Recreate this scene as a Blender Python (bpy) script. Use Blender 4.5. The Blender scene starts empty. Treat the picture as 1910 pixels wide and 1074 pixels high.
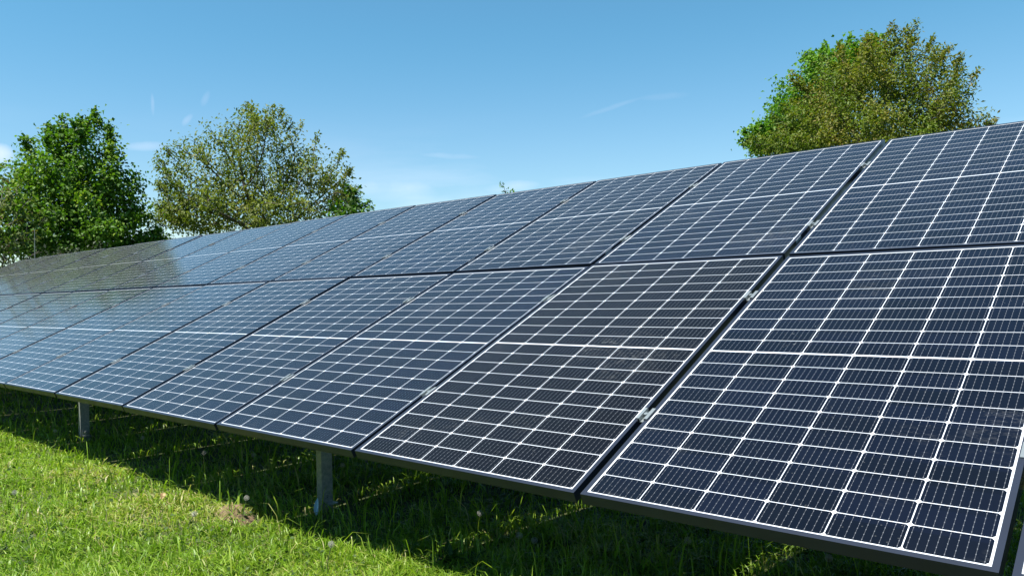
import bpy, math, random
import numpy as np
from mathutils import Vector, Matrix

R = math.radians
sc = bpy.context.scene
COL = sc.collection

# ------------------------------------------------------------------ camera
HB = 0.50                                   # height of the panels' lower edge above the ground
CAM = np.array([1.3417, -1.7954, 0.5889 + HB])
YAW, PITCH, ROLL, FPX = 0.72249, 0.004971, -0.024796, 1438.02
def cam_axes():
    cy, sy, cp, sp = math.cos(YAW), math.sin(YAW), math.cos(PITCH), math.sin(PITCH)
    f = np.array([-sy * cp, cy * cp, sp]); r = np.array([cy, sy, 0.0]); u = np.cross(r, f)
    c, s = math.cos(ROLL), math.sin(ROLL)
    return c * r + s * u, -s * r + c * u, f
AR, AU, AF = cam_axes()
cam = bpy.data.cameras.new('camera'); camo = bpy.data.objects.new('camera', cam); COL.objects.link(camo)
cam.sensor_fit = 'HORIZONTAL'; cam.sensor_width = 36; cam.lens = FPX / 1910 * 36
cam.clip_start = 0.05; cam.clip_end = 3000
camo.matrix_world = Matrix(((AR[0], AU[0], -AF[0], CAM[0]), (AR[1], AU[1], -AF[1], CAM[1]),
                            (AR[2], AU[2], -AF[2], CAM[2]), (0, 0, 0, 1)))
sc.camera = camo
def ray(x, y): return AF + AR * (x - 955) / FPX + AU * (537 - y) / FPX
def at(x, y, D):                            # point D metres away (on the ground plan) in the direction of a photo pixel
    d = ray(x, y); return CAM + d * (D / math.hypot(d[0], d[1]))
def ground_at(x, y, z=0.0):
    d = ray(x, y); return CAM + d * ((z - CAM[2]) / d[2])

# ------------------------------------------------------------------ world, sun, exposure
TOSUN = Vector((-0.13, -0.47, 1.0)).normalized()
SUN_EL = math.asin(TOSUN.z); SUN_ROT = math.atan2(TOSUN.x, TOSUN.y)
w = bpy.data.worlds.new('World'); sc.world = w; w.use_nodes = True
nt = w.node_tree; nt.nodes.clear()
N = nt.nodes.new; L = nt.links.new
out = N('ShaderNodeOutputWorld'); bg = N('ShaderNodeBackground'); sky = N('ShaderNodeTexSky')
sky.sky_type = 'NISHITA'; sky.sun_disc = False; sky.sun_elevation = SUN_EL; sky.sun_rotation = SUN_ROT
sky.altitude = 100; sky.air_density = 1.0; sky.dust_density = 0.5; sky.ozone_density = 2.6
tc = N('ShaderNodeTexCoord')
mp = N('ShaderNodeMapping'); mp.inputs['Scale'].default_value = (1.6, 1.6, 11)
L(tc.outputs['Generated'], mp.inputs['Vector'])
nz = N('ShaderNodeTexNoise'); nz.inputs['Scale'].default_value = 1.7; nz.inputs['Detail'].default_value = 7
nz.inputs['Roughness'].default_value = .55
L(mp.outputs[0], nz.inputs['Vector'])
cr = N('ShaderNodeMapRange'); cr.inputs[1].default_value = .50; cr.inputs[2].default_value = .74
L(nz.outputs[0], cr.inputs[0])
sx = N('ShaderNodeSeparateXYZ'); L(tc.outputs['Generated'], sx.inputs[0])
el = N('ShaderNodeMapRange'); el.inputs[1].default_value = .24; el.inputs[2].default_value = .05
el.interpolation_type = 'SMOOTHSTEP'
L(sx.outputs['Z'], el.inputs[0])
mu = N('ShaderNodeMath'); mu.operation = 'MULTIPLY'; L(cr.outputs[0], mu.inputs[0]); L(el.outputs[0], mu.inputs[1])
def m_(op, a, b=None, c=None):
    n = N('ShaderNodeMath'); n.operation = op
    for k, v in enumerate((a, b, c)):
        if v is None: continue
        if isinstance(v, (int, float)): n.inputs[k].default_value = v
        else: L(v, n.inputs[k])
    return n.outputs[0]
total = m_('MULTIPLY', mu.outputs[0], 0.5)
def streak(p0, p1, wid, amp):               # a thin high cloud streak between two sky directions
    a = ray(*p0); b = ray(*p1); a = a / np.linalg.norm(a); b = b / np.linalg.norm(b)
    mid = (a + b) / 2; half = np.linalg.norm(b - a) / 2; t = (b - a) / (2 * half)
    mid = mid / np.linalg.norm(mid); s = np.cross(mid, t)
    def dot(v, off):
        n = N('ShaderNodeVectorMath'); n.operation = 'DOT_PRODUCT'; L(tc.outputs['Generated'], n.inputs[0])
        n.inputs[1].default_value = tuple(v); return n.outputs['Value']
    dt = m_('MULTIPLY', m_('SUBTRACT', dot(t, 0), float(mid @ t)), 1 / half)
    n2 = N('ShaderNodeTexNoise'); n2.inputs['Scale'].default_value = 26; n2.inputs['Detail'].default_value = 4
    L(tc.outputs['Generated'], n2.inputs['Vector'])
    wob = m_('MULTIPLY', m_('SUBTRACT', n2.outputs[0], .5), 1.3)
    ds = m_('ADD', m_('MULTIPLY', m_('SUBTRACT', dot(s, 0), 0.0), 1 / wid), wob)
    e = m_('ADD', m_('MULTIPLY', dt, dt), m_('MULTIPLY', ds, ds))
    g = m_('MAXIMUM', m_('SUBTRACT', 1.0, e), 0.0)
    front = m_('GREATER_THAN', dot(mid, 0), 0.5)
    return m_('MULTIPLY', m_('MULTIPLY', g, front), m_('MULTIPLY', n2.outputs[0], amp * 2))
for p0, p1, wid, amp in (((1075, 222), (1200, 182), .0035, .10), ((1185, 186), (1290, 176), .005, .06),
                         ((283, 172), (286, 218), .0022, .16), ((376, 200), (390, 168), .0045, .13),
                         ((340, 236), (360, 212), .004, .16), ((225, 276), (320, 272), .006, .24),
                         ((655, 352), (820, 362), .014, .2), ((720, 382), (905, 374), .010, .15),
                         ((-30, 288), (30, 292), .012, .6), ((900, 352), (1010, 345), .008, .22),
                         ((780, 290), (900, 293), .004, .12)):
    total = m_('ADD', total, streak(p0, p1, wid, amp))
cmb = N('ShaderNodeVectorMath'); cmb.operation = 'SCALE'; cmb.inputs[0].default_value = (4.0, 2.6, 2.1)
L(total, cmb.inputs['Scale'])
SKYTINT = (0.70, 1.24, 1.24)
tint = N('ShaderNodeVectorMath'); tint.operation = 'MULTIPLY'; tint.inputs[1].default_value = SKYTINT
L(sky.outputs[0], tint.inputs[0])
add = N('ShaderNodeVectorMath'); add.operation = 'ADD'; L(tint.outputs[0], add.inputs[0]); L(cmb.outputs[0], add.inputs[1])
hz = N('ShaderNodeMapRange'); hz.inputs[1].default_value = .33; hz.inputs[2].default_value = .02   # pale air low over the horizon
L(sx.outputs['Z'], hz.inputs[0])
hs = N('ShaderNodeVectorMath'); hs.operation = 'SCALE'; hs.inputs[0].default_value = (1.9, -.3, -.6)
L(m_('POWER', hz.outputs[0], 1.7), hs.inputs['Scale'])
ad2 = N('ShaderNodeVectorMath'); ad2.operation = 'ADD'; L(add.outputs[0], ad2.inputs[0]); L(hs.outputs[0], ad2.inputs[1])
L(ad2.outputs[0], bg.inputs[0]); bg.inputs[1].default_value = 0.056
L(bg.outputs[0], out.inputs[0])
sl = bpy.data.lights.new('sun', 'SUN'); sl.energy = 5.0; sl.angle = R(.5); sl.color = (1, .95, .87)
so = bpy.data.objects.new('sun', sl); COL.objects.link(so)
so.rotation_euler = TOSUN.to_track_quat('Z', 'Y').to_euler(); so.location = (0, 0, 30)
sc.view_settings.view_transform = 'Standard'; sc.view_settings.look = 'None'
sc.view_settings.gamma = 1; sc.view_settings.exposure = 1.3
sc.render.engine = 'CYCLES'
sc.cycles.max_bounces = 6; sc.cycles.diffuse_bounces = 1; sc.cycles.transparent_max_bounces = 4

# ------------------------------------------------------------------ material helpers
class MT:
    def __init__(s, name):
        s.m = bpy.data.materials.new(name); s.m.use_nodes = True; s.t = s.m.node_tree; s.t.nodes.clear()
        s.out = s.n('ShaderNodeOutputMaterial')
    def n(s, k, **kw):
        x = s.t.nodes.new(k)
        for a, b in kw.items(): setattr(x, a, b)
        return x
    def l(s, a, b): s.t.links.new(a, b)
    def put(s, inp, v):
        if isinstance(v, (int, float)): inp.default_value = v
        elif isinstance(v, tuple): inp.default_value = v
        else: s.l(v, inp)
    def f(s, op, *a):
        x = s.n('ShaderNodeMath', operation=op)
        for k, v in enumerate(a): s.put(x.inputs[k], v)
        return x.outputs[0]
    def mix(s, fac, a, b):
        x = s.n('ShaderNodeMix', data_type='RGBA')
        s.put(x.inputs[0], fac); s.put(x.inputs[6], a); s.put(x.inputs[7], b); return x.outputs[2]
    def noise(s, vec, scale, detail=3, rough=.55, dim='3D'):
        x = s.n('ShaderNodeTexNoise', noise_dimensions=dim); x.inputs['Scale'].default_value = scale
        x.inputs['Detail'].default_value = detail; x.inputs['Roughness'].default_value = rough
        if vec is not None: s.l(vec, x.inputs['Vector'])
        return x.outputs[0]
    def rng(s, v, a, b, c=0., d=1.):
        x = s.n('ShaderNodeMapRange'); s.put(x.inputs[0], v)
        for k, q in enumerate((a, b, c, d)): s.put(x.inputs[k + 1], q)
        return x.outputs[0]
    def obj(s): return s.n('ShaderNodeTexCoord').outputs['Object']
    def pbsdf(s, **kw):
        b = s.n('ShaderNodeBsdfPrincipled')
        for k, v in kw.items():
            s.put(b.inputs[k.replace('_', ' ')], v)
        s.l(b.outputs[0], s.out.inputs[0]); return b
    def bump(s, h, strength=.3, dist=.01):
        x = s.n('ShaderNodeBump'); x.inputs['Strength'].default_value = strength; x.inputs['Distance'].default_value = dist
        s.l(h, x.inputs['Height']); return x.outputs[0]

def rgb(r, g, b): return (r, g, b, 1.0)

# ------------------------------------------------------------------ panel dimensions
TILT = 0.42616; W = 1.038; H = 1.737; G = 0.0222; GV = 0.0223; LIP = 0.0143; TH = 0.035
PIT = W + G
NCX = 6; CPX = 0.16670; MX = (W - NCX * CPX) / 2
MIDG = 0.0062; MY = 0.0190; CPY = (H - 2 * MY - MIDG) / 20

def solar_glass():
    M = MT('solar_glass')
    co = M.obj(); sp = M.n('ShaderNodeSeparateXYZ'); M.l(co, sp.inputs[0]); X, Y = sp.outputs[0], sp.outputs[1]
    oi = M.n('ShaderNodeObjectInfo'); rnd = oi.outputs['Random']
    tsp = M.n('ShaderNodeSeparateColor'); M.l(oi.outputs['Color'], tsp.inputs[0]); tone = tsp.outputs[0]   # how blue the module's coating is, 0 charcoal to 1 blue
    cx = M.f('DIVIDE', M.f('SUBTRACT', X, MX), CPX)
    # fold the two halves of the module about its middle bar
    yy = M.f('SUBTRACT', M.f('ABSOLUTE', M.f('SUBTRACT', Y, H / 2)), MIDG / 2)
    cyy = M.f('DIVIDE', yy, CPY)
    fx = M.f('MULTIPLY', M.f('ABSOLUTE', M.f('SUBTRACT', M.f('FRACT', cx), .5)), CPX)     # distance from cell centre
    fy = M.f('MULTIPLY', M.f('ABSOLUTE', M.f('SUBTRACT', M.f('FRACT', cyy), .5)), CPY)
    inx = M.f('LESS_THAN', fx, CPX / 2 - .0013)
    iny = M.f('LESS_THAN', fy, CPY / 2 - .0012)
    cham = M.f('LESS_THAN', M.f('ADD', fx, fy), CPX / 2 - .0013 + CPY / 2 - .0012 - .0060)
    rx = M.f('MULTIPLY', M.f('GREATER_THAN', cx, 0.0), M.f('LESS_THAN', cx, float(NCX)))
    ry = M.f('MULTIPLY', M.f('GREATER_THAN', cyy, 0.0), M.f('LESS_THAN', cyy, 10.0))
    cell = M.f('MULTIPLY', M.f('MULTIPLY', M.f('MULTIPLY', inx, iny), cham), M.f('MULTIPLY', rx, ry))
    # nine thin wires a cell with solder dots
    bx = M.f('FRACT', M.f('MULTIPLY', M.f('FRACT', cx), 9.0))
    wd = M.f('ABSOLUTE', M.f('SUBTRACT', bx, .5))
    wire = M.f('LESS_THAN', wd, .026)
    dotp = M.f('ABSOLUTE', M.f('SUBTRACT', M.f('FRACT', M.f('MULTIPLY', M.f('FRACT', cyy), 5.0)), .5))
    dot = M.f('MULTIPLY', M.f('LESS_THAN', wd, .05), M.f('LESS_THAN', dotp, .10))
    wires = M.f('MAXIMUM', M.f('MULTIPLY', wire, .15), M.f('MULTIPLY', dot, .26))
    # fine fingers across the cell
    # cell tone: a little different cell by cell, panel by panel
    ic = M.n('ShaderNodeCombineXYZ'); M.l(M.f('FLOOR', cx), ic.inputs[0]); M.l(M.f('FLOOR', M.f('DIVIDE', Y, CPY)), ic.inputs[1])
    M.l(M.f('MULTIPLY', rnd, 91.0), ic.inputs[2])
    wn = M.n('ShaderNodeTexWhiteNoise', noise_dimensions='3D'); M.l(ic.outputs[0], wn.inputs['Vector'])
    off = M.n('ShaderNodeVectorMath', operation='ADD'); M.l(co, off.inputs[0])
    cmb = M.n('ShaderNodeCombineXYZ'); M.l(M.f('MULTIPLY', rnd, 53.0), cmb.inputs[0]); M.l(M.f('MULTIPLY', rnd, 17.0), cmb.inputs[2])
    M.l(cmb.outputs[0], off.inputs[1]); P = off.outputs[0]
    base = M.mix(wn.outputs['Value'], rgb(.0018, .0026, .0062), rgb(.0026, .0040, .0115))
    base = M.mix(M.f('MULTIPLY', M.f('SUBTRACT', 1.0, tone), .85), base, rgb(.0044, .0042, .0042))
    base = M.mix(wires, base, rgb(.42, .45, .5))
    back = M.mix(M.noise(P, 3.0), rgb(.44, .48, .54), rgb(.52, .55, .59))
    col = M.mix(cell, back, base)
    # dust and a painted sheen, rain streaks down the slope, a few scuffs left by birds and hands
    dust = M.rng(M.noise(P, 2.2, 5, .62), .40, .75)
    st = M.n('ShaderNodeMapping'); st.inputs['Scale'].default_value = (26, 2.2, 1); M.l(P, st.inputs['Vector'])
    streak = M.rng(M.noise(st.outputs[0], 1.0, 4, .6), .55, .8)
    spk = M.n('ShaderNodeTexVoronoi', voronoi_dimensions='2D'); spk.inputs['Scale'].default_value = 26; M.l(P, spk.inputs['Vector'])
    speck = M.f('LESS_THAN', spk.outputs['Distance'], .055)
    wv = M.n('ShaderNodeTexNoise'); wv.inputs['Scale'].default_value = 7; wv.inputs['Detail'].default_value = 2; M.l(P, wv.inputs['Vector'])
    dv = M.n('ShaderNodeVectorMath', operation='MULTIPLY_ADD'); M.l(wv.outputs['Color'], dv.inputs[0])
    dv.inputs[1].default_value = (.35, .35, .35); M.l(P, dv.inputs[2])
    sv = M.n('ShaderNodeTexVoronoi', feature='DISTANCE_TO_EDGE', voronoi_dimensions='2D'); sv.inputs['Scale'].default_value = 9
    M.l(dv.outputs[0], sv.inputs['Vector'])
    scuff = M.f('MULTIPLY', M.f('LESS_THAN', sv.outputs['Distance'], .014), M.rng(M.noise(P, 3.1, 2), .64, .70))
    fleck = M.rng(M.noise(P, 60., 2), .60, .7)
    patch = M.rng(M.noise(P, 1.5, 4, .6), .57, .70)
    sm = M.n('ShaderNodeMapping'); sm.inputs['Scale'].default_value = (30, 75, 1); sm.inputs['Rotation'].default_value = (0, 0, .7); M.l(P, sm.inputs['Vector'])
    smear = M.f('MULTIPLY', patch, M.rng(M.noise(sm.outputs[0], 1.0, 6, .75), .50, .76))
    marks = M.f('MAXIMUM', M.f('MULTIPLY', M.f('MULTIPLY', speck, M.f('GREATER_THAN', M.noise(P, 7.), .56)), .06), M.f('MULTIPLY', M.f('MULTIPLY', scuff, fleck), .35))
    lw = M.n('ShaderNodeLayerWeight'); lw.inputs[0].default_value = .5     # grazing sheen put into the colour, paler the flatter the view
    dust_sheen = M.f('ADD', M.f('MULTIPLY', dust, .0025), M.f('MULTIPLY', streak, .0020))
    dust_sheen = M.f('ADD', dust_sheen, M.f('MULTIPLY', M.f('POWER', lw.outputs['Facing'], 8.0), .15))
    col = M.mix(M.f('ADD', dust_sheen, marks), col, rgb(.40, .42, .40))
    col = M.mix(M.f('MULTIPLY', smear, .20), col, rgb(.45, .47, .47))
    rough = M.f('ADD', M.f('ADD', .115, M.f('MULTIPLY', dust, .035)), M.f('MULTIPLY', marks, .3))
    bmp = M.bump(M.noise(P, 5.0, 2), .06, .004)
    M.pbsdf(Base_Color=col, Roughness=rough, IOR=M.f('ADD', 1.24, M.f('MULTIPLY', tone, .19)), Normal=bmp)
    return M.m

def metal(name, c, rough, metallic, c2=None, scale=14., bump=0., ior=1.5):
    M = MT(name); co = M.obj(); n = M.noise(co, scale, 4, .6)
    col = M.mix(M.rng(n, .35, .68), rgb(*c), rgb(*(c2 or tuple(k * .75 for k in c))))
    kw = {'IOR': ior}
    if bump: kw['Normal'] = M.bump(n, bump, .002)
    M.pbsdf(Base_Color=col, Roughness=M.rng(n, .3, .7, rough * .8, rough * 1.25), Metallic=metallic, **kw)
    return M.m

MAT = {}
MAT['glass'] = solar_glass()
MAT['frame'] = metal('dark_anodised_aluminium', (.019, .024, .038), .32, 0., (.014, .018, .029), 9, ior=1.36)
MAT['zinc'] = metal('galvanised_steel', (.30, .32, .32), .5, .4, (.20, .22, .23), 60, .15)
MAT['clampm'] = metal('bare_aluminium', (.33, .37, .38), .42, .7, (.20, .23, .24), 90, .1)
MAT['sticker'] = metal('pale_sticker', (.42, .47, .52), .4, 0.)
MAT['rod'] = metal('pale_rod', (.22, .24, .23), .5, .2)

# ------------------------------------------------------------------ mesh helpers
class MB:
    def __init__(s): s.v = []; s.f = []; s.mi = []
    def box(s, lo, hi, xf=None, mi=0):
        b = len(s.v)
        for z in (lo[2], hi[2]):
            for x, y in ((lo[0], lo[1]), (hi[0], lo[1]), (hi[0], hi[1]), (lo[0], hi[1])):
                p = Vector((x, y, z)); s.v.append(tuple(xf @ p) if xf else tuple(p))
        for q in ((3, 2, 1, 0), (4, 5, 6, 7), (0, 1, 5, 4), (1, 2, 6, 5), (2, 3, 7, 6), (3, 0, 4, 7)):
            s.f.append(tuple(b + k for k in q)); s.mi.append(mi)
        return s
    def tube(s, pts, rad, n=8, cap=True):
        b = len(s.v); m = len(pts)
        for i, p in enumerate(pts):
            p = Vector(p); d = (Vector(pts[min(i + 1, m - 1)]) - Vector(pts[max(i - 1, 0)])).normalized()
            a = d.orthogonal().normalized(); c = d.cross(a); r = rad[i] if hasattr(rad, '__len__') else rad
            for k in range(n):
                t = 2 * math.pi * k / n; s.v.append(tuple(p + (a * math.cos(t) + c * math.sin(t)) * r))
        for i in range(m - 1):
            for k in range(n):
                s.f.append((b + i * n + k, b + i * n + (k + 1) % n, b + (i + 1) * n + (k + 1) % n, b + (i + 1) * n + k)); s.mi.append(0)
        if cap:
            s.f.append(tuple(b + k for k in reversed(range(n)))); s.mi.append(0)
            s.f.append(tuple(b + (m - 1) * n + k for k in range(n))); s.mi.append(0)
        return s
    def prism(s, poly, z0, z1, xf=None):     # poly in xy, extruded along z
        b = len(s.v); n = len(poly)
        for z in (z0, z1):
            for x, y in poly:
                p = Vector((x, y, z)); s.v.append(tuple(xf @ p) if xf else tuple(p))
        s.f.append(tuple(b + k for k in reversed(range(n)))); s.f.append(tuple(b + n + k for k in range(n))); s.mi += [0, 0]
        for k in range(n):
            s.f.append((b + k, b + (k + 1) % n, b + n + (k + 1) % n, b + n + k)); s.mi.append(0)
        return s
    def mesh(s, name, mats):
        me = bpy.data.meshes.new(name); me.from_pydata(s.v, [], s.f)
        for m in mats: me.materials.append(m)
        me.polygons.foreach_set('material_index', s.mi); me.update(); return me
    def build(s, name, mat, parent=None, bevel=0.):
        me = s.mesh(name, [mat])
        o = bpy.data.objects.new(name, me); COL.objects.link(o)
        if parent: o.parent = parent
        if bevel:
            b = o.modifiers.new('bevel', 'BEVEL'); b.width = bevel; b.segments = 2; b.limit_method = 'ANGLE'
        return o
def tag(o, label=None, cat=None, group=None, kind=None):
    for k, v in (('label', label), ('category', cat), ('group', group), ('kind', kind)):
        if v: o[k] = v
    return o
def empty(name, loc=(0, 0, 0), rot=(0, 0, 0)):
    o = bpy.data.objects.new(name, None); COL.objects.link(o); o.location = loc; o.rotation_euler = rot
    o.empty_display_size = .1; return o
def np_mesh(name, verts, faces, mats, tint=None, smooth=False):
    """verts (n,3), faces (m,k) numpy, all faces of k corners"""
    me = bpy.data.meshes.new(name); n = len(verts); m, k = faces.shape
    me.vertices.add(n); me.vertices.foreach_set('co', np.ascontiguousarray(verts, dtype=np.float32).ravel())
    me.loops.add(m * k); me.loops.foreach_set('vertex_index', np.ascontiguousarray(faces, dtype=np.int32).ravel())
    me.polygons.add(m); me.polygons.foreach_set('loop_start', np.arange(0, m * k, k, dtype=np.int32))
    me.polygons.foreach_set('loop_total', np.full(m, k, dtype=np.int32))
    if smooth: me.polygons.foreach_set('use_smooth', np.ones(m, dtype=bool))
    for q in mats: me.materials.append(q)
    if tint is not None:
        a = me.attributes.new('tint', 'FLOAT', 'POINT'); a.data.foreach_set('value', np.ascontiguousarray(tint, dtype=np.float32))
    me.update(calc_edges=True)
    return me
def link_mesh(name, me, parent=None):
    o = bpy.data.objects.new(name, me); COL.objects.link(o)
    if parent: o.parent = parent
    return o

# ------------------------------------------------------------------ the ground
def hnoise(x, y, s, seed=0):
    """cheap smooth value noise for numpy arrays"""
    rs = np.random.RandomState(seed); T = rs.rand(64, 64)
    x = np.asarray(x) / s + 1000; y = np.asarray(y) / s + 1000
    xi = np.floor(x).astype(int); yi = np.floor(y).astype(int); fx = x - xi; fy = y - yi
    fx = fx * fx * (3 - 2 * fx); fy = fy * fy * (3 - 2 * fy)
    g = lambda a, b: T[a % 64, b % 64]
    return (g(xi, yi) * (1 - fx) + g(xi + 1, yi) * fx) * (1 - fy) + (g(xi, yi + 1) * (1 - fx) + g(xi + 1, yi + 1) * fx) * fy
MOUND = ground_at(436, 968)[:2]
def gz(x, y):
    x = np.asarray(x, float); y = np.asarray(y, float)
    near = np.exp(-((x + 3) ** 2 + (y) ** 2) / 200)
    z = near * (.030 * (hnoise(x, y, .55, 1) - .5) + .05 * (hnoise(x, y, 1.9, 2) - .5))
    d2 = ((x - MOUND[0]) / .19) ** 2 + ((y - MOUND[1]) / .13) ** 2
    z = z + .045 * np.exp(-d2)
    h2 = ((x - MOUND[0] - .15) / .10) ** 2 + ((y - MOUND[1] - .02) / .09) ** 2
    return z - .05 * np.exp(-h2)

def ground_material():
    M = MT('meadow_soil'); co = M.obj()
    a = M.noise(co, 1.3, 6, .6); b = M.noise(co, 28., 5, .7)
    g = M.mix(M.rng(a, .35, .65), rgb(.030, .055, .008), rgb(.050, .075, .012))
    s = M.mix(b, rgb(.035, .036, .010), rgb(.070, .066, .022))
    far = M.n('ShaderNodeVectorMath', operation='LENGTH'); M.l(co, far.inputs[0])
    near = M.rng(far.outputs['Value'], 14., 22., 1., 0.)
    soil = M.mix(M.rng(b, .40, .62), g, s)
    lush = M.mix(b, rgb(0.0279, 0.0527, 0.0087), rgb(0.0527, 0.0806, 0.0186))
    col = M.mix(near, lush, soil)
    M.pbsdf(Base_Color=col, Roughness=.95, Normal=M.bump(b, .6, .02)); return M.m
xs = np.unique(np.concatenate([-np.geomspace(12, 700, 24)[::-1], np.arange(-11.8, 6.01, .075), np.geomspace(6.5, 700, 22)]))
ys = np.unique(np.concatenate([-np.geomspace(3, 700, 22)[::-1], np.arange(-2.8, 5.01, .075), np.geomspace(5.5, 900, 26)]))
XX, YY = np.meshgrid(xs, ys); gv = np.stack([XX.ravel(), YY.ravel(), gz(XX.ravel(), YY.ravel())], 1)
nx = len(xs); idx = np.arange(len(gv)).reshape(len(ys), nx)
gf = np.stack([idx[:-1, :-1].ravel(), idx[:-1, 1:].ravel(), idx[1:, 1:].ravel(), idx[1:, :-1].ravel()], 1)
MAT['soil'] = ground_material()
tag(link_mesh('ground', np_mesh('ground', gv, gf, [MAT['soil']], smooth=True)), kind='structure')

# ------------------------------------------------------------------ the mounting table (posts, rafters, purlins, clamps)
COLS = list(range(-2, 16))                   # column i has its left edge at x = -i*PIT
XL = -15 * PIT; XR = 2 * PIT + W
def plane(u, v, n=0.0):                      # point on the array: along, up the slope, above it
    return Vector((u, v * math.cos(TILT) - n * math.sin(TILT), HB + v * math.sin(TILT) + n * math.cos(TILT)))
PX = Matrix.Translation((0, 0, HB)) @ Matrix.Rotation(TILT, 4, 'X')
table = empty('mounting_table', (-2.03, .5, 0))
tag(table, 'galvanised steel posts, beams and clamps carrying the two rows of solar panels', 'mounting frame')
def build_abs(mb, name, mat, parent, bevel=0.):   # geometry in world space, parented to an Empty that is moved
    o = mb.build(name, mat, parent, bevel); o.matrix_parent_inverse = parent.matrix_basis.inverted(); return o
CL = (.430, 1.336, 1.759 + .36, 1.759 + 1.265)
for v in CL:
    m = MB(); hw, t = .022, .003
    for z0, z1, a, b in ((-.040, -.0372, -hw, hw), (-.096, -.093, -hw, hw), (-.093, -.040, -hw, -hw + t)):
        m.box((XL, v + a, z0), (XR, v + b, z1), PX)
    build_abs(m, 'purlin', MAT['zinc'], table)
POSTX = [1.21 - 3.24 * k for k in range(6)]
def cpost(x, y, z0, z1):
    """C section: web on the +x side seen from the camera, flanges facing -y and +y"""
    m = MB(); d, b, t = .066, .043, .003
    poly = [(x + b, y), (x + b, y + d), (x, y + d), (x, y + d - .012), (x + t, y + d - .012), (x + t, y + d - t),
            (x + b - t, y + d - t), (x + b - t, y + t), (x + t, y + t), (x + t, y + .012), (x, y + .012), (x, y)]
    return m.prism(poly, z0, z1)
for k, x in enumerate(POSTX):
    x0 = x - .0215
    zt = lambda y: HB + y * math.tan(TILT) - .115
    for y, nm in ((.50, 'post'), (2.55, 'post')):
        p = build_abs(cpost(x0, y, -.4, zt(y)), nm, MAT['zinc'], table)
        # earth bracket bolted to the foot of each post
        m = MB(); m.box((x0 + .0430, y + .010, .035), (x0 + .048, y + .056, .085))
        m.box((x0 + .048, y + .012, .035), (x0 + .105, y + .054, .040))
        m.tube([(x0 + .046, y + .033, .065), (x0 + .058, y + .033, .065)], .008, 6)
        b = m.build('foot_bracket', MAT['zinc'], p)
        m = MB(); zb = zt(y) - .10
        m.tube([(x0 + .0415, y + .033, zb), (x0 + .046, y + .033, zb), (x0 + .0465, y + .033, zb)], [.013, .013, .012], 12)
        m.tube([(x0 + .0460, y + .033, zb), (x0 + .056, y + .033, zb)], .0085, 6); m.build('bolt', MAT['clampm'], p)
    m = MB(); m.box((x - .005, .30, -.190), (x + .035, 3.30, -.0985), PX)
    build_abs(m, 'rafter', MAT['zinc'], table)
# clamps in the gaps between panel columns
def clamp_mesh():
    m = MB(); hl = .032
    m.box((-G / 2 - .0105, -hl, .0006), (-G / 2 + .002, hl, .0046)); m.box((G / 2 - .002, -hl, .0006), (G / 2 + .0105, hl, .0046))
    m.box((-G / 2 + .0006, -hl, -.012), (-G / 2 + .0030, hl, .0006)); m.box((G / 2 - .0030, -hl, -.012), (G / 2 - .0006, hl, .0006))
    m.box((-G / 2 + .0030, -hl, -.012), (G / 2 - .0030, hl, -.009))
    m.tube([(0, 0, -.009), (0, 0, .0035)], .0075, 6)
    m.tube([(0, 0, -.05), (0, 0, -.012)], .004, 6)
    return m.mesh('clamp', [MAT['clampm']])
cme = clamp_mesh(); rc = random.Random(3)
for i in COLS:
    if i == 15: continue
    for v in CL:
        o = link_mesh('clamp', cme, table)
        o.matrix_world = Matrix.Translation(plane(-i * PIT - G / 2, v + rc.uniform(-.006, .006), 0)) @ Matrix.Rotation(TILT, 4, 'X')
        o.matrix_parent_inverse = table.matrix_basis.inverted()

# ------------------------------------------------------------------ one solar panel and its copies
def solar_panel():
    root = empty('solar_panel')
    m = MB(); a = LIP; z0 = -TH
    # hollow frame profile: outer wall, top lip, bottom flange - mitred look from four bars
    t = .0018
    m.box((0, 0, z0), (W, t, 0)); m.box((0, H - t, z0), (W, H, 0))
    m.box((0, t, z0), (t, H - t, 0)); m.box((W - t, t, z0), (W, H - t, 0))
    m.box((t, t, -.0016), (W - t, a, 0)); m.box((t, H - a, -.0016), (W - t, H - t, 0))
    m.box((t, a, -.0016), (a, H - a, 0)); m.box((W - a, a, -.0016), (W - t, H - a, 0))
    m.box((t, t, z0), (W - t, .028, z0 + t)); m.box((t, H - .028, z0), (W - t, H - t, z0 + t))
    m.box((t, .028, z0), (.028, H - .028, z0 + t)); m.box((W - .028, .028, z0), (W - t, H - .028, z0 + t))
    # mitre joints at the corners, faint raised seams
    m.build('frame', MAT['frame'], root)
    g = MB(); g.box((t + .001, t + .001, -.0070), (W - t - .001, H - t - .001, -.0020))
    g.build('glass', MAT['glass'], root)
    j = MB()
    j.box((-.03, -.02, -.0200), (.03, .02, -.0070)); jm = j.mesh('junction_box', [MAT['frame']])
    for x in (.22, .519, .82): link_mesh('junction_box', jm, root).location = (x, H / 2, 0)
    s = MB(); s.box((W, .150, -.0165), (W + .0012, .215, -.0015))
    s.build('side_sticker', MAT['sticker'], root)
    return root
def copy_tree(o):
    c = o.copy(); COL.objects.link(c)
    for ch in list(o.children):
        d = ch.copy(); COL.objects.link(d); d.parent = c
    return c
ORD = ['first', 'second', 'third', 'fourth', 'fifth', 'sixth', 'seventh', 'eighth', 'ninth', 'tenth', 'eleventh',
       'twelfth', 'thirteenth', 'fourteenth', 'fifteenth', 'sixteenth', 'seventeenth', 'eighteenth']
proto = solar_panel(); used = False; rp = random.Random(11)
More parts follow.
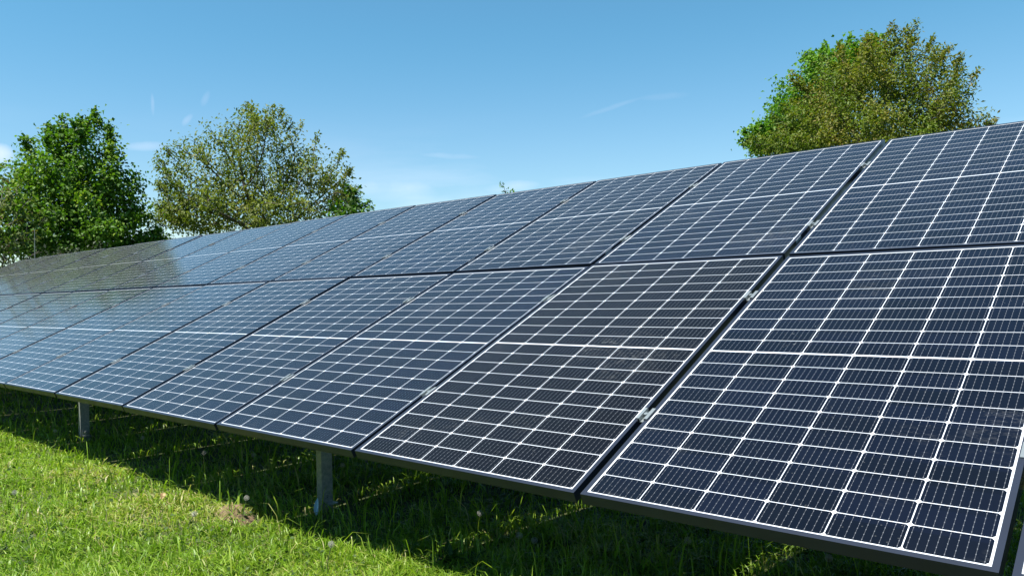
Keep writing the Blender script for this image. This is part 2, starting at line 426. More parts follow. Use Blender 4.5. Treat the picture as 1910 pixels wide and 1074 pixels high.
SPEC = {(0, 0): 'large dark blue solar panel filling the lower right corner of the array',
        (0, -1): 'sliver of solar panel at the very bottom right, past the widest dark gap',
        (0, 1): 'smudged blackish solar panel of the lower row, just right of the near steel post',
        (0, 2): 'dark blue lower row solar panel with the near steel post under its right end',
        (0, 4): 'slate blue solar panel of the lower row with the farther steel post under it',
        (1, 0): 'upper row solar panel at the top right, first panel right of the olive tree',
        (1, 1): 'upper row solar panel standing in front of the olive green tree, second from right',
        (1, 15): 'farthest solar panel of the upper row, at the left end of the array'}
for row in (1, 0):
    for i in COLS:
        if i == -2 and row == 0 or i == -2: continue
        o = copy_tree(proto) if used else proto
        used = True
        o.location = plane(-i * PIT + rp.uniform(-.0012, .0012), row * (H + GV) + rp.uniform(-.0015, .0015), 0)
        o.rotation_euler = (TILT + R(rp.uniform(-.16, .16)), R(rp.uniform(-.18, .18)), R(rp.uniform(-.04, .04)))
        if row == 1 and i == -1: lab = 'solar panel of the upper row just past the right edge of the photo'
        else:
            k = i + 1 if row == 0 else i
            lab = SPEC.get((row, i)) or '%s row solar panel with white cell grid, %s from the right' % (('lower', 'upper')[row], ORD[k])
        tag(o, lab, 'solar panel', 'solar panels in two rows on the mounting frame')
        tn_ = {(0, 1): .15, (0, 0): .75, (0, 2): .70, (0, -1): .7, (1, 0): .9, (1, 1): .85}.get((row, i), rp.uniform(.65, 1.0))
        for ch in o.children: ch.color = (tn_, tn_, tn_, 1)
        if row == 0:
            for ch in list(o.children):
                if ch.name.startswith('side_sticker'): bpy.data.objects.remove(ch)

# ------------------------------------------------------------------ foliage material
def leaf_material(name, cols, trans=.35, rough=.62):
    M = MT(name)
    at_ = M.n('ShaderNodeAttribute', attribute_name='tint')
    ramp = M.n('ShaderNodeValToRGB'); M.l(at_.outputs['Fac'], ramp.inputs[0])
    el = ramp.color_ramp.elements
    while len(el) < len(cols): el.new(.5)
    for k, (p, c) in enumerate(cols): el[k].position = p; el[k].color = rgb(*c)
    b = M.n('ShaderNodeBsdfPrincipled'); M.l(ramp.outputs[0], b.inputs['Base Color']); b.inputs['Roughness'].default_value = rough
    b.inputs['IOR'].default_value = 1.4
    tr = M.n('ShaderNodeBsdfTranslucent')
    br = M.n('ShaderNodeVectorMath', operation='MULTIPLY'); M.l(ramp.outputs[0], br.inputs[0]); br.inputs[1].default_value = (1.35, 1.5, .6)
    M.l(br.outputs[0], tr.inputs['Color'])
    mx = M.n('ShaderNodeMixShader'); mx.inputs[0].default_value = trans
    M.l(b.outputs[0], mx.inputs[1]); M.l(tr.outputs[0], mx.inputs[2]); M.l(mx.outputs[0], M.out.inputs[0])
    return M.m
def bark_material(name, a, b):
    M = MT(name); co = M.obj(); n = M.noise(co, 9., 6, .65)
    M.pbsdf(Base_Color=M.mix(n, rgb(*a), rgb(*b)), Roughness=.9, Normal=M.bump(n, .5, .02)); return M.m
MAT['bark'] = bark_material('grey_bark', (.045, .035, .026), (.14, .12, .10))
MAT['bark_pale'] = bark_material('pale_bark', (.10, .09, .075), (.24, .22, .20))
MAT['leaf_maple'] = leaf_material('maple_leaves', [(0, (0.0149, 0.0460, 0.0034)), (.45, (0.0460, 0.1196, 0.0080)), (.8, (0.1092, 0.2070, 0.0161)), (1, (0.1955, 0.2645, 0.0345))])
MAT['leaf_walnut'] = leaf_material('walnut_leaves', [(0, (0.0549, 0.0915, 0.0098)), (.4, (0.1074, 0.1440, 0.0195)), (.75, (0.1525, 0.1708, 0.0293)), (1, (0.1952, 0.1586, 0.0390))])
MAT['leaf_olive'] = leaf_material('bronze_green_leaves', [(0, (0.0496, 0.1003, 0.0094)), (.4, (0.1038, 0.1475, 0.0142)), (.75, (0.1510, 0.1440, 0.0236)), (1, (0.1711, 0.1003, 0.0260))])
MAT['leaf_bright'] = leaf_material('bright_green_leaves', [(0, (0.0336, 0.1008, 0.0067)), (.5, (0.0762, 0.1848, 0.0134)), (1, (0.1456, 0.2688, 0.0314))])
MAT['leaf_mixed'] = leaf_material('yellow_green_leaves', [(0, (0.0310, 0.0682, 0.0099)), (.5, (0.0744, 0.1240, 0.0217)), (.85, (0.1054, 0.1240, 0.0310)), (1, (0.1488, 0.0806, 0.0310))])
MAT['leaf_hedge'] = leaf_material('hedge_leaves', [(0, (0.0087, 0.0198, 0.0050)), (.7, (0.0174, 0.0372, 0.0087)), (1, (0.0434, 0.0744, 0.0186))])

# ------------------------------------------------------------------ trees: space colonisation limbs + folded leaf faces
def grow(base, fork_h, attr, step, kill, seed, lean=(0, 0)):
    rs = np.random.RandomState(seed)
    pts = [np.array(base, float)]; par = [-1]
    n0 = max(2, int(fork_h / step))
    for k in range(n0):
        pts.append(pts[-1] + np.array([lean[0] * step + rs.normal(0, .02), lean[1] * step + rs.normal(0, .02), step])); par.append(len(pts) - 2)
    cap = 16000; P = np.zeros((cap, 3)); P[:len(pts)] = pts; n = len(pts)
    A = attr.copy(); alive = np.ones(len(A), bool)
    near = np.zeros(len(A), int); nd = np.full(len(A), 1e9)
    for k in range(n):
        d = np.linalg.norm(A - P[k], axis=1); m = d < nd; nd[m] = d[m]; near[m] = k
    dead = {}
    for it in range(260):
        ids = np.where(alive)[0]
        if not len(ids): break
        src = near[ids]; vec = A[ids] - P[src]; vec /= np.linalg.norm(vec, axis=1)[:, None] + 1e-9
        uniq, inv = np.unique(src, return_inverse=True)
        acc = np.zeros((len(uniq), 3)); np.add.at(acc, inv, vec)
        acc += rs.normal(0, .22, acc.shape) + np.array([0, 0, .12])
        acc /= np.linalg.norm(acc, axis=1)[:, None] + 1e-9
        new0 = n
        for q, s in enumerate(uniq):
            if n >= cap: break
            dead[s] = dead.get(s, 0) + 1
            if dead[s] > 3:
                alive[ids[inv == q]] = False; continue
            P[n] = P[s] + acc[q] * step; par.append(int(s)); n += 1
        if n == new0: continue
        ids = np.where(alive)[0]
        if not len(ids): break
        D = np.linalg.norm(A[ids][:, None, :] - P[None, new0:n, :], axis=2)
        j = D.argmin(1); dm = D[np.arange(len(ids)), j]
        m = dm < nd[ids]; nd[ids[m]] = dm[m]; near[ids[m]] = new0 + j[m]
        alive[ids[dm < kill]] = False
        if n >= cap: break
    return P[:n], np.array(par)

def tree_mesh(P, par, r_tip, expo, nside=5, rmax=.3):
    n = len(P); cnt = np.zeros(n); kids = np.zeros(n, int)
    for k in range(n - 1, 0, -1):
        if kids[k] == 0: cnt[k] += 1
        cnt[par[k]] += cnt[k]; kids[par[k]] += 1
    cnt = np.maximum(cnt, 1); rad = np.minimum(r_tip * cnt ** expo, rmax); rad[0] *= 1.35
    V = []; F = []
    b = P[par[1:]]; e = P[1:]; d = e - b; d /= np.linalg.norm(d, axis=1)[:, None] + 1e-9
    up = np.tile([0.3, 0.2, 1.0], (len(d), 1)); a = np.cross(d, up); a /= np.linalg.norm(a, axis=1)[:, None] + 1e-9
    c = np.cross(d, a); r0 = np.minimum(rad[par[1:]], rad[1:] * 1.35)[:, None]; r1 = rad[1:][:, None]
    t = np.arange(nside) * 2 * math.pi / nside
    rings = []
    for base, r in ((b, r0), (e, r1)):
        rings.append(base[:, None, :] + r[:, None, :] * (a[:, None, :] * np.cos(t)[None, :, None] + c[:, None, :] * np.sin(t)[None, :, None]))
    V = np.concatenate(rings, 1).reshape(-1, 3)
    m = len(d); o = (np.arange(m) * 2 * nside)[:, None]; k = np.arange(nside)[None, :]
    F = np.stack([o + k, o + (k + 1) % nside, o + nside + (k + 1) % nside, o + nside + k], 2).reshape(-1, 4)
    return V, F, cnt

def leaves(cent, dirs, size, rs, fold=.35, aspect=.5, droop=.2):
    """folded kite leaves: cent (n,3) attachment, dirs (n,3) growth direction"""
    n = len(cent); L = size[:, None]
    d = dirs + np.array([0, 0, -droop]); d /= np.linalg.norm(d, axis=1)[:, None] + 1e-9
    nrm = rs.normal(0, .55, (n, 3)) + np.array([0, 0, 1.0]); s = np.cross(d, nrm); s /= np.linalg.norm(s, axis=1)[:, None] + 1e-9
    nn = np.cross(s, d)
    w_ = L * aspect * .5
    tip = cent + d * L - nn * L * .12; mid = cent + d * L * .45
    a = mid + s * w_ + nn * w_ * fold; b = mid - s * w_ + nn * w_ * fold
    V = np.stack([cent, a, tip, b], 1).reshape(-1, 3)
    o = (np.arange(n) * 4)[:, None]
    F = np.concatenate([o + np.array([[0, 1, 2]]), o + np.array([[0, 2, 3]])], 0)
    return V, F

def make_tree(name, label, cat, base, fork_h, lobes, D, leafmat, barkmat, seed, n_attr, leaf_size, per_node, aspect,
              group=None, step=.24, kill=.42, thin=5, shoots=60, shoot_len=(.3, .7), depth=.9, tint_bias=0., r_tip=.006,
              expo=.47, cluster=.16, hollow=.35, droop=.2, rmax=.3, clump=9):
    rs = np.random.RandomState(seed)
    # attractors inside ellipsoidal lobes; each lobe = (photo x, photo y, half width px, half height px[, depth offset m])
    vols = np.array([l[2] * l[2] * l[3] for l in lobes], float); cnts = np.maximum(6, (vols / vols.sum()) ** .85 * n_attr).astype(int)
    A = []
    for l, c in zip(lobes, cnts):
        dd = l[4] if len(l) > 4 else 0.; ctr = at(l[0], l[1], D + dd); sc_ = D / FPX
        v = rs.normal(0, 1, (c, 3)); v /= np.linalg.norm(v, axis=1)[:, None]
        rr = (hollow + (1 - hollow) * rs.rand(c)) ** .6
        v *= rr[:, None]
        view = AF * [1, 1, 0]; view = view / np.linalg.norm(view); rt = np.array([view[1], -view[0], 0])
        nc = max(3, int(c / clump)); cv = v[rs.randint(0, c, nc)]          # gather twigs in clumps with gaps between them
        v = cv[rs.randint(0, nc, c)] * .90 + rs.normal(0, min(.26 / (l[2] * sc_), .22), (c, 3))
        A.append(ctr + v[:, :1] * rt * l[2] * sc_ + v[:, 1:2] * view * l[2] * sc_ * depth + v[:, 2:3] * np.array([0, 0, 1]) * l[3] * sc_)
    A = np.concatenate(A); A = A[A[:, 2] > fork_h * .6]
    P, par = grow(base, fork_h, A, step, kill, seed)
    V, F, cnt = tree_mesh(P, par, r_tip, expo, rmax=rmax)
    ctr = A.mean(0)
    # sprouting shoots that break up the outline
    tips = np.where(cnt <= 1)[0]; out_ = P[tips] - ctr; dist = np.linalg.norm(out_ / np.array([1, 1, .8]), axis=1)
    order = tips[np.argsort(-dist * (1 + .35 * rs.rand(len(tips))))][:shoots]
    SP = []; SR = []; LC = []; LD = []
    tw = MB()
    for t in order:
        d = P[t] - ctr; d /= np.linalg.norm(d); d = d * .7 + np.array([0, 0, .7]) + rs.normal(0, .25, 3); d /= np.linalg.norm(d)
        ln = rs.uniform(*shoot_len); e = P[t] + d * ln; mid = P[t] + d * ln * .5 + rs.normal(0, .04, 3)
        tw.tube([P[t], mid, e], [r_tip * 1.1, r_tip * .9, r_tip * .5], 4, False)
        for q in np.linspace(.3, 1, max(3, int(ln / .09))):
            for _ in range(max(2, per_node // 3)):
                LC.append(P[t] + (e - P[t]) * q + rs.normal(0, cluster * .30, 3)); v = rs.normal(0, 1, 3) + d * .8; LD.append(v / np.linalg.norm(v))
    SV = np.array(tw.v).reshape(-1, 3); SF = np.array(tw.f).reshape(-1, 4)
    if len(SV): F = np.concatenate([F, SF + len(V)]); V = np.concatenate([V, SV])
    nodes = np.where(cnt <= thin)[0]; nodes = nodes[nodes > 3]
    c = np.repeat(P[nodes], per_node, 0) + rs.normal(0, cluster, (len(nodes) * per_node, 3))
    d = rs.normal(0, 1, c.shape) + np.repeat((P[nodes] - ctr) / (np.linalg.norm(P[nodes] - ctr, axis=1)[:, None]), per_node, 0) * .5
    d /= np.linalg.norm(d, axis=1)[:, None]
    if LC: c = np.concatenate([c, np.array(LC)]); d = np.concatenate([d, np.array(LD)])
    sz = leaf_size * rs.uniform(.6, 1.25, len(c))
    LV, LF = leaves(c, d, sz, rs, aspect=aspect, droop=droop)
    # leaf colour: young and old leaves by twig, plus a leaf to leaf change
    tn = hnoise(c[:, 0] + c[:, 2] * .7, c[:, 1] - c[:, 2] * .8, .6, seed) * .5 + hnoise(c[:, 0] * 1.3 + c[:, 2], c[:, 1] + c[:, 2], 1.7, seed + 1) * .35 + rs.normal(0, .13, len(c)) + .08 + tint_bias
    root = empty(name, tuple(base)); tag(root, label, cat, group)
    b0 = np.array(base)
    link_mesh('trunk', np_mesh('trunk', V - b0, F, [barkmat], smooth=True), root)
    link_mesh('crown', np_mesh('crown', LV - b0, LF, [leafmat], tint=np.repeat(np.clip(tn, 0, 1), 4)), root)
    print(name, 'nodes', len(P), 'leaves', len(c))
    return root
def foot(x, D):
    p = at(x, 560, D); return (p[0], p[1], 0.)

# sparse walnut in the middle of the left group
make_tree('walnut_tree', 'airy olive green tree with visible limbs against the sky, right of the dark green tree', 'tree',
          foot(497, 25), 1.5,
          [(480, 300, 105, 88), (400, 340, 95, 70), (575, 340, 85, 66), (470, 395, 165, 62), (560, 320, 60, 50), (620, 370, 46, 34), (352, 395, 70, 45), (600, 395, 70, 38),
           (385, 238, 34, 26), (467, 232, 40, 30), (545, 262, 32, 34), (322, 308, 34, 26), (305, 345, 26, 22), (530, 235, 14, 18), (612, 330, 26, 28)],
          25, MAT['leaf_walnut'], MAT['bark'], 5, 2900, .112, 31, .52, step=.2, kill=.36, thin=3, shoots=110,
          shoot_len=(.15, .4), cluster=.15, hollow=.1, group=None, r_tip=.010, expo=.46, clump=11)
# dark green maple on the left
make_tree('maple_tree', 'dense dark green tree at the left, its right side in deep shade', 'tree', foot(150, 23), 1.2,
          [(145, 321, 68, 62), (125, 379, 100, 82), (182, 304, 38, 34), (126, 278, 28, 34), (85, 301, 36, 32), (205, 386, 58, 66), (240, 346, 14, 42), (140, 442, 122, 45), (140, 236, 10, 16, -0.5), (122, 232, 12, 20), (158, 236, 13, 20), (205, 244, 12, 30), (187, 238, 9, 20), (57, 258, 9, 16), (45, 286, 12, 12), (60, 326, 34, 30), (95, 248, 12, 18), (100, 330, 40, 50), (195, 330, 38, 50), (40, 250, 9, 14)],
          23, MAT['leaf_maple'], MAT['bark'], 8, 2900, .102, 66, .8, step=.22, kill=.38, thin=6, shoots=90, shoot_len=(.12, .3), cluster=.16, droop=.35)
# small dark tree at the right end of that group
make_tree('bushy_tree', 'small dark leafy treetop at the right foot of the airy tree', 'tree', foot(662, 23), .9,
          [(662, 385, 20, 28), (655, 410, 34, 34), (668, 362, 9, 12)], 23, MAT['leaf_maple'], MAT['bark'], 21, 300, .14, 18, .7,
          step=.16, kill=.28, thin=5, shoots=14, shoot_len=(.15, .3), cluster=.10, tint_bias=-.22)
# yellowish tree cut by the left edge
make_tree('locust_tree', 'pale yellow green tree with drooping brownish sprays at the left edge', 'tree', foot(-70, 22), 1.2,
          [(-15, 395, 36, 52), (10, 400, 32, 62), (4, 335, 16, 20), (-40, 440, 60, 36), (28, 440, 30, 30)],
          21, MAT['leaf_mixed'], MAT['bark_pale'], 31, 800, .14, 14, .45, step=.22, kill=.38, thin=5, shoots=90, shoot_len=(.25, .6), cluster=.16, droop=.6)
# right group: bright green tree behind, bronze green tree in front
make_tree('maple_tree', 'bright green tree behind the left side of the bronze green tree', 'tree', foot(1520, 27), 1.6,
          [(1508, 215, 62, 62), (1478, 178, 22, 30), (1555, 150, 60, 46), (1600, 120, 50, 30), (1470, 250, 58, 40), (1420, 280, 28, 20), (1450, 205, 18, 26), (1530, 130, 26, 22), (1500, 155, 20, 18)],
          27, MAT['leaf_bright'], MAT['bark'], 42, 2000, .118, 56, .8, step=.22, kill=.40, thin=6, shoots=80, shoot_len=(.15, .4), cluster=.18, droop=.3)
make_tree('walnut_tree', 'wide bronze green tree rising above the panels at the right', 'tree', foot(1640, 23), 1.3,
          [(1640, 170, 108, 72), (1570, 215, 92, 70), (1710, 200, 84, 80), (1650, 262, 168, 66), (1500, 262, 72, 38), (1455, 275, 46, 24), (1760, 250, 46, 60),
           (1640, 100, 48, 34), (1700, 95, 30, 36), (1750, 140, 40, 42), (1560, 110, 18, 12), (1615, 90, 22, 18), (1780, 190, 26, 34), (1826, 218, 24, 16), (1800, 235, 30, 20), (1655, 66, 16, 14), (1703, 66, 14, 20), (1680, 90, 30, 20), (1575, 92, 8, 10), (1760, 110, 20, 22)],
          23, MAT['leaf_olive'], MAT['bark'], 17, 3900, .098, 48, .48, step=.18, kill=.31, thin=4, shoots=150, shoot_len=(.12, .35), cluster=.13, hollow=.15, r_tip=.006, expo=.45)
# sapling whose tip shows over the panels
make_tree('sapling', 'tip of a slim young tree peeping over the upper panel edge, mid photo', 'young tree', foot(940, 12), 1.0,
          [(930, 340, 1.5, 4), (934, 350, 1.5, 5), (962, 357, 3, 2), (940, 392, 8, 14)], 12, MAT['leaf_maple'], MAT['bark'], 51, 34, .05, 7, .6,
          step=.07, kill=.08, thin=2, shoots=0, shoot_len=(.05, .1), cluster=.02, r_tip=.003, tint_bias=-.1)
# hedge at the foot of the left trees
make_tree('hedge', 'dark clipped hedge below the left trees, just past the end of the array', 'hedge', foot(20, 20), .3,
          [(-30, 492, 60, 26), (30, 486, 50, 20), (100, 480, 60, 16), (-110, 486, 70, 28), (170, 480, 60, 18)], 20, MAT['leaf_hedge'], MAT['bark'], 61, 700, .09, 12, .6,
          step=.18, kill=.26, thin=6, shoots=40, shoot_len=(.08, .2), cluster=.12, depth=.35)
# thin rod standing at the far end of the array
p = at(65, 482, 17.5)
m = MB(); m.tube([(0, 0, 0), (0, 0, p[2]), (.02, .0, at(66, 428, 17.5)[2])], [.013, .009, .006], 8)
m.tube([(0, 0, 0), (0, 0, .12)], .05, 8)
tag(m.build('lightning_rod', MAT['rod']), 'thin pale metal rod standing upright before the dark green tree', 'rod').location = (p[0], p[1], 0)

# ------------------------------------------------------------------ unseen leaf ring added to block low sky and deepen the shade
rs = np.random.RandomState(101); nw = 52000
az = R(196) + rs.rand(nw) * R(190); az[:8000] = R(30) + rs.rand(8000) * R(85)
rad = np.where(np.arange(nw) < 8000, rs.uniform(34, 37, nw), rs.uniform(36, 45, nw))
top = np.where(np.arange(nw) < 8000, 1.6 + 1.4 * hnoise(az * 40, rad * .3, 1.2, 8), 8.5 + 5.5 * hnoise(az * 40, rad * .2, 2.2, 7))
c = np.stack([CAM[0] + rad * np.cos(az), CAM[1] + rad * np.sin(az), top * rs.rand(nw) ** .75], 1)
dr = rs.normal(0, 1, (nw, 3)); dr /= np.linalg.norm(dr, axis=1)[:, None]
V, F = leaves(c, dr, rs.uniform(.35, .75, nw), rs, aspect=.8)
tag(link_mesh('sky_blocker', np_mesh('sky_blocker', V, F, [MAT['leaf_maple']], tint=np.repeat(np.clip(rs.normal(.4, .2, nw), 0, 1), 4))), 'unseen ring of leaves added to block low sky light', 'sky_blocker', kind='stuff')

# ------------------------------------------------------------------ grass
MAT['grass'] = leaf_material('grass_blades', [(0, (.060, .125, .008)), (.45, (.155, .270, .018)), (.8, (.255, .330, .040)), (.93, (.33, .31, .12)), (1, (.38, .34, .18))], trans=.38, rough=.45)
def blades(n, x, y, h, wd, rs, lean, tint):
    th = rs.rand(n) * 2 * math.pi; d = np.stack([np.cos(th), np.sin(th), np.zeros(n)], 1)
    s = np.stack([-np.sin(th), np.cos(th), np.zeros(n)], 1)
    ph = rs.rand(n) * 2 * math.pi; s = s * np.cos(ph * .3)[:, None] + d * np.sin(ph * .3)[:, None]
    b = np.stack([x, y, gz(x, y) - .004], 1); ln = lean[:, None]; hh = h[:, None]; w2 = (wd / 2)[:, None]
    up = np.array([0, 0, 1.])
    p1 = b + up * hh * .42 + d * ln * hh * .14
    p2 = b + up * hh * .78 * (1 - .20 * ln) + d * ln * hh * .48
    p3 = b + up * hh * (1 - .50 * ln) + d * ln * hh * .95
    V = np.stack([b - s * w2, b + s * w2, p1 - s * w2 * .95, p1 + s * w2 * .95, p2 - s * w2 * .65, p2 + s * w2 * .65, p3], 1).reshape(-1, 3)
    o = (np.arange(n) * 7)[:, None]
    F = np.concatenate([o + q for q in (np.array([[0, 1, 3]]), np.array([[0, 3, 2]]), np.array([[2, 3, 5]]), np.array([[2, 5, 4]]), np.array([[4, 5, 6]]))], 0)
    return V, F, np.repeat(tint, 7)
rs = np.random.RandomState(77)
def field(n, az0, az1, d0, d1):
    az = R(az0) + rs.rand(n) * R(az1 - az0); d = np.exp(rs.uniform(math.log(d0), math.log(d1), n))
    return CAM[0] + d * np.cos(az), CAM[1] + d * np.sin(az), d
def near_bare(x, y):
    return ((x - MOUND[0] + .02) / .17) ** 2 + ((y - MOUND[1]) / .10) ** 2 < 1
VV = []; FF = []; TT = []; off = 0
def push(a):
    global off
    V, F, T = a; VV.append(V); FF.append(F + off); TT.append(T); off += len(V)
x, y, d = field(300000, 96, 178, 1.9, 15)
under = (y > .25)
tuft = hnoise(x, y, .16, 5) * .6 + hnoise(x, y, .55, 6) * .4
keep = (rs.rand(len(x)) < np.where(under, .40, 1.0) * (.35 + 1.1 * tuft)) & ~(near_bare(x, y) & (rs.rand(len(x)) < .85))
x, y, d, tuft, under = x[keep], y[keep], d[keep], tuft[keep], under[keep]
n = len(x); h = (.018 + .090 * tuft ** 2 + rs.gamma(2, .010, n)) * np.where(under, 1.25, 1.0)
dry = hnoise(x, y, .42, 9)
t = .40 + .30 * (hnoise(x, y, .35, 7) - .5) + rs.normal(0, .17, n) + np.where(dry > .60, .40, 0) * rs.rand(n)
t = np.where(rs.rand(n) < .05 + np.where(dry > .70, .12, 0), rs.uniform(.88, 1, n), t)
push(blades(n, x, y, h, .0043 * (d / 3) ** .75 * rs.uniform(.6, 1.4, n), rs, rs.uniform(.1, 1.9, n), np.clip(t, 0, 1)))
# longer stalks standing out, mostly along the shadow edge and under the table
x, y, d = field(4200, 96, 178, 2.2, 12); n = len(x)
k = rs.rand(n) < np.where((y > .05) & (y < .9), 1.0, .28); x, y, d = x[k], y[k], d[k]; n = len(x)
push(blades(n, x, y, rs.uniform(.10, .24, n), .0048 * (d / 3) ** .5 * rs.uniform(.7, 1.3, n), rs, rs.uniform(.1, .9, n), np.clip(rs.normal(.5, .16, n), 0, 1)))
# sparse field around, for the ground further out
x = rs.uniform(-26, 9, 60000); y = rs.uniform(-9, 16, 60000); k = (np.hypot(x - CAM[0], y - CAM[1]) > 2.0); x, y = x[k], y[k]; n = len(x)
push(blades(n, x, y, rs.uniform(.05, .13, n), rs.uniform(.006, .013, n), rs, rs.uniform(.2, 1.2, n), np.clip(rs.normal(.45, .15, n), 0, 1)))
x = MOUND[0] - .05 + rs.normal(0, .13, 320); y = MOUND[1] - .02 + rs.normal(0, .075, 320); n = 320
push(blades(n, x, y, rs.uniform(.02, .09, n), rs.uniform(.003, .006, n), rs, rs.uniform(.6, 1.95, n), np.clip(rs.normal(.86, .16, n), 0, 1)))
me = np_mesh('grass', np.concatenate(VV), np.concatenate(FF), [MAT['grass']], tint=np.concatenate(TT))
tag(link_mesh('grass', me), 'sunlit green meadow grass with dry straw, dark where the array shades it', 'grass', kind='stuff')
# low clover and broad weed leaves between the blades
MAT['clover'] = leaf_material('clover_leaves', [(0, (0.0186, 0.0465, 0.0062)), (.6, (0.0465, 0.0930, 0.0124)), (1, (0.0806, 0.1364, 0.0248))], trans=.35)
x, y, d = field(15000, 96, 178, 2.1, 9); k = hnoise(x, y, .3, 15) > .45; x, y = x[k], y[k]; n = len(x)
c = np.stack([x, y, gz(x, y) + rs.uniform(.012, .055, n)], 1); dr = rs.normal(0, 1, (n, 3)) * [1, 1, .25]; dr /= np.linalg.norm(dr, axis=1)[:, None]
V, F = leaves(c, dr, rs.uniform(.012, .030, n), rs, aspect=.75, droop=.1)
tag(link_mesh('clover', np_mesh('clover', V, F, [MAT['clover']], tint=np.repeat(rs.rand(n), 4))), 'small round clover leaves scattered low among the grass', 'clover', kind='stuff')

# ------------------------------------------------------------------ dandelion clocks
MAT['stem'] = leaf_material('dandelion_stems', [(0, (0.0620, 0.0868, 0.0310)), (1, (0.0868, 0.0992, 0.0434))], trans=.2)
M = MT('seed_fluff'); co = M.obj(); b = M.pbsdf(Base_Color=M.mix(M.noise(co, 90.), rgb(.22, .22, .20), rgb(.40, .40, .37)), Roughness=.9); MAT['fluff'] = M.m
def fluff_mesh(seed, rad):
    rs = np.random.RandomState(seed); m = MB(); n = 80
    for k in range(n):
        z = 1 - 2 * (k + .5) / n; a = k * 2.39996; q = math.sqrt(1 - z * z)
        d = Vector((q * math.cos(a), q * math.sin(a), z)); e = d * rad; t = d.orthogonal().normalized(); s = d.cross(t)
        b = len(m.v); w_ = .0004
        m.v += [tuple(d * rad * .1 + t * w_), tuple(d * rad * .1 - t * w_), tuple(e)]; m.f.append((b, b + 1, b + 2)); m.mi.append(0)
        for j in range(4):
            an = j * 2 * math.pi / 4 + a; v = (t * math.cos(an) + s * math.sin(an)) * rad * .30 + e * 1.12; v2 = (t * math.cos(an + .3) + s * math.sin(an + .3)) * rad * .28 + e * 1.06
            b = len(m.v); m.v += [tuple(e), tuple(v), tuple(v2)]; m.f.append((b, b + 1, b + 2)); m.mi.append(0)
    return m.mesh('seed_head', [MAT['fluff']])
fl = [fluff_mesh(k, .0115) for k in range(2)]
SPOTS = [(103, 803, .16, 'pale dandelion clock in the shade at the foot of the farther steel post'),
         (381, 844, .17, 'dandelion clock in deep shade midway between the two steel posts'),
         (266, 816, .15, 'faint dandelion clock in the shade right of the farther steel post'),
         (473, 848, .17, 'dandelion clock in the shade under the panel seam left of the near post'),
         (460, 928, .12, 'dandelion clock in the shade just above the bare soil mound'),
         (27, 918, .08, 'dandelion clock in the sunlit grass near the left edge'),
         (639, 867, .22, 'dandelion clock just right of the near steel post, level with its upper half'),
         (618, 1014, .10, 'ragged dandelion clock in the sunlit grass below the near steel post'),
         (969, 998, .13, 'dandelion clock in the shade under the smudged panel'),
         (997, 1007, .10, 'small dandelion clock right beside a larger one in the shade'),
         (895, 956, .13, 'dandelion clock in deep shade left of the sun flecked tuft'),
         (1283, 1007, .18, 'dandelion clock in the shade under the large right panel'),
         (362, 958, .07, 'flattened dandelion clock in the sunlit grass left of the bare soil'),
         (1546, 1040, .17, 'dandelion clock low under the right panel, farthest right in the shade')]
rd = random.Random(9)
for k, (px, py, hh, lab) in enumerate(SPOTS):
    g = ground_at(px, py, hh); hz_ = float(gz(g[0], g[1])); root = empty('dandelion_clock', (g[0], g[1], hz_))
    lx, ly = rd.uniform(-.03, .03), rd.uniform(-.03, .03); top = hh - hz_
    m = MB(); m.tube([(lx, ly, -.01), (lx * .6, ly * .6, top * .5), (0, 0, top - .004)], [.0022, .0019, .0016], 6)
    m.build('stem', MAT['stem'], root)
    h_ = link_mesh('seed_head', fl[k % 2], root); h_.location = (0, 0, top); h_.rotation_euler = (rd.uniform(0, 3), rd.uniform(0, 3), 0)
    tag(root, lab, 'dandelion', 'dandelion clocks in the grass')

# ------------------------------------------------------------------ bare soil mound, dry leaf, broad leaved weeds
MS = MT('loose_soil'); co = MS.obj(); n_ = MS.noise(co, 40., 6, .7)
MS.pbsdf(Base_Color=MS.mix(n_, rgb(.085, .055, .032), rgb(.20, .14, .085)), Roughness=1., Normal=MS.bump(n_, .9, .01)); MAT['clod'] = MS.m
u_ = np.linspace(-1, 1, 70); UX, UY = np.meshgrid(u_, u_); RR = np.hypot(UX, UY)
hx = MOUND[0] + .015 + UX * .15; hy = MOUND[1] + UY * .095
rg = hnoise(hx, hy, .016, 41) * .016 + hnoise(hx, hy, .007, 42) * .009 + hnoise(hx, hy, .04, 43) * .020
hzz = gz(hx, hy) + np.clip(1 - RR ** 2 + (hnoise(hx, hy, .03, 44) - .5) * .9, -.4, 1) * .026 + rg * np.clip(1.15 - RR, 0, 1) - .012
hi = np.arange(4900).reshape(70, 70)
me = np_mesh('soil_mound', np.stack([hx.ravel(), hy.ravel(), hzz.ravel()], 1), np.stack([hi[:-1, :-1].ravel(), hi[:-1, 1:].ravel(), hi[1:, 1:].ravel(), hi[1:, :-1].ravel()], 1), [MAT['clod']])
tag(link_mesh('soil_mound', me), 'small heap of crumbly brown soil at the edge of the shade', 'soil heap')
MD = MT('dry_leaf'); co = MD.obj(); MD.pbsdf(Base_Color=MD.mix(MD.noise(co, 60.), rgb(.20, .12, .05), rgb(.36, .24, .11)), Roughness=.7); MAT['dry'] = MD.m
def leaf_blade(L_, W_, curl, n=7):
    v = []; f = []
    for i in range(n + 1):
        t = i / n; w_ = W_ * math.sin(math.pi * min(1, t * .96 + .03)) ** .7 * (1 - .25 * t); z = curl * math.sin(t * math.pi * .8) * L_
        v += [(-w_ / 2, t * L_, z + w_ * .22), (0, t * L_, z), (w_ / 2, t * L_, z + w_ * .22)]
        if i:
            b = (i - 1) * 3; f += [(b, b + 1, b + 4, b + 3), (b + 1, b + 2, b + 5, b + 4)]
    return v, f
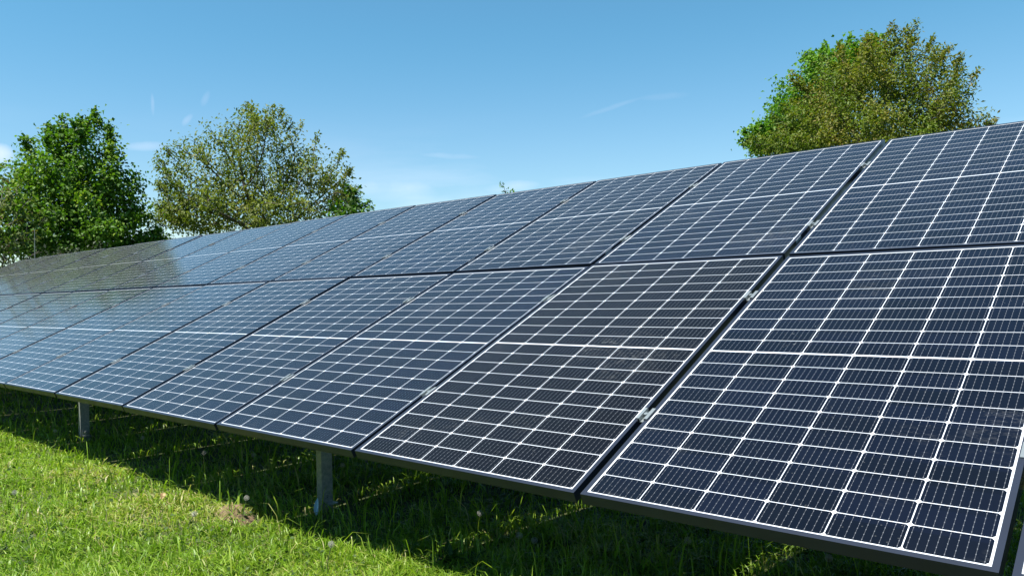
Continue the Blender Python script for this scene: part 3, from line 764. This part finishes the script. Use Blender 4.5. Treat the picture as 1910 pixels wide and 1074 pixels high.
g = ground_at(302, 931, .05); m = MB(); m.v, m.f = leaf_blade(.045, .028, .35); m.mi = [0] * len(m.f)
o = tag(m.build('dry_leaf', MAT['dry']), 'curled dry brown leaf lying on the sunlit grass', 'leaf'); o.location = (g[0], g[1], .05); o.rotation_euler = (.3, .2, 1.1)
MAT['weed'] = leaf_material('dock_leaves', [(0, (0.0186, 0.0527, 0.0074)), (1, (0.0527, 0.1116, 0.0186))], trans=.3)
def weed(px, py, n, L_, lab, seed, t):
    rs = np.random.RandomState(seed); g = ground_at(px, py, .02); m = MB(); tt = []
    for k in range(n):
        v, f = leaf_blade(L_ * rs.uniform(.7, 1.1), L_ * rs.uniform(.28, .4), .15)
        M4 = Matrix.Rotation(k * 2.4 + rs.uniform(-.4, .4), 4, 'Z') @ Matrix.Rotation(rs.uniform(.35, 1.0), 4, 'X')
        b = len(m.v); m.v += [tuple(M4 @ Vector(q)) for q in v]; m.f += [tuple(b + i for i in q) for q in f]; m.mi += [0] * len(f); tt += [t + rs.uniform(-.15, .15)] * len(v)
    o = m.build('weed', MAT['weed']); a = o.data.attributes.new('tint', 'FLOAT', 'POINT'); a.data.foreach_set('value', np.array(tt, dtype=np.float32))
    o.location = (g[0], g[1], float(gz(g[0], g[1]))); tag(o, lab, 'weed', 'broad leaved weeds in the grass')
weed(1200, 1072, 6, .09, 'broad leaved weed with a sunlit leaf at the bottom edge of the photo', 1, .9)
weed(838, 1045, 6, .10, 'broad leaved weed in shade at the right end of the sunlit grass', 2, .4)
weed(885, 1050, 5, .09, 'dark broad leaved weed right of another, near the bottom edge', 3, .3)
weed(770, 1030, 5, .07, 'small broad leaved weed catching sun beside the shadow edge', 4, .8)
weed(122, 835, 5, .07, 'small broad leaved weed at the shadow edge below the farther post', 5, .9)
# bluish offcut of sheet metal leaning at the near post
M = MT('blue_sheet'); M.pbsdf(Base_Color=M.mix(M.noise(M.obj(), 40.), rgb(.25, .42, .60), rgb(.45, .60, .75)), Roughness=.35); MAT['blue'] = M.m
g = ground_at(590, 950, .03); m = MB()
m.v, m.f = leaf_blade(.085, .028, .12); m.mi = [0] * len(m.f)
o = tag(m.build('plastic_tag', MAT['blue']), 'small pale blue plastic strip standing at the foot of the near post', 'plastic strip'); o.location = (g[0], g[1], .0); o.rotation_euler = (1.25, 0, .6)
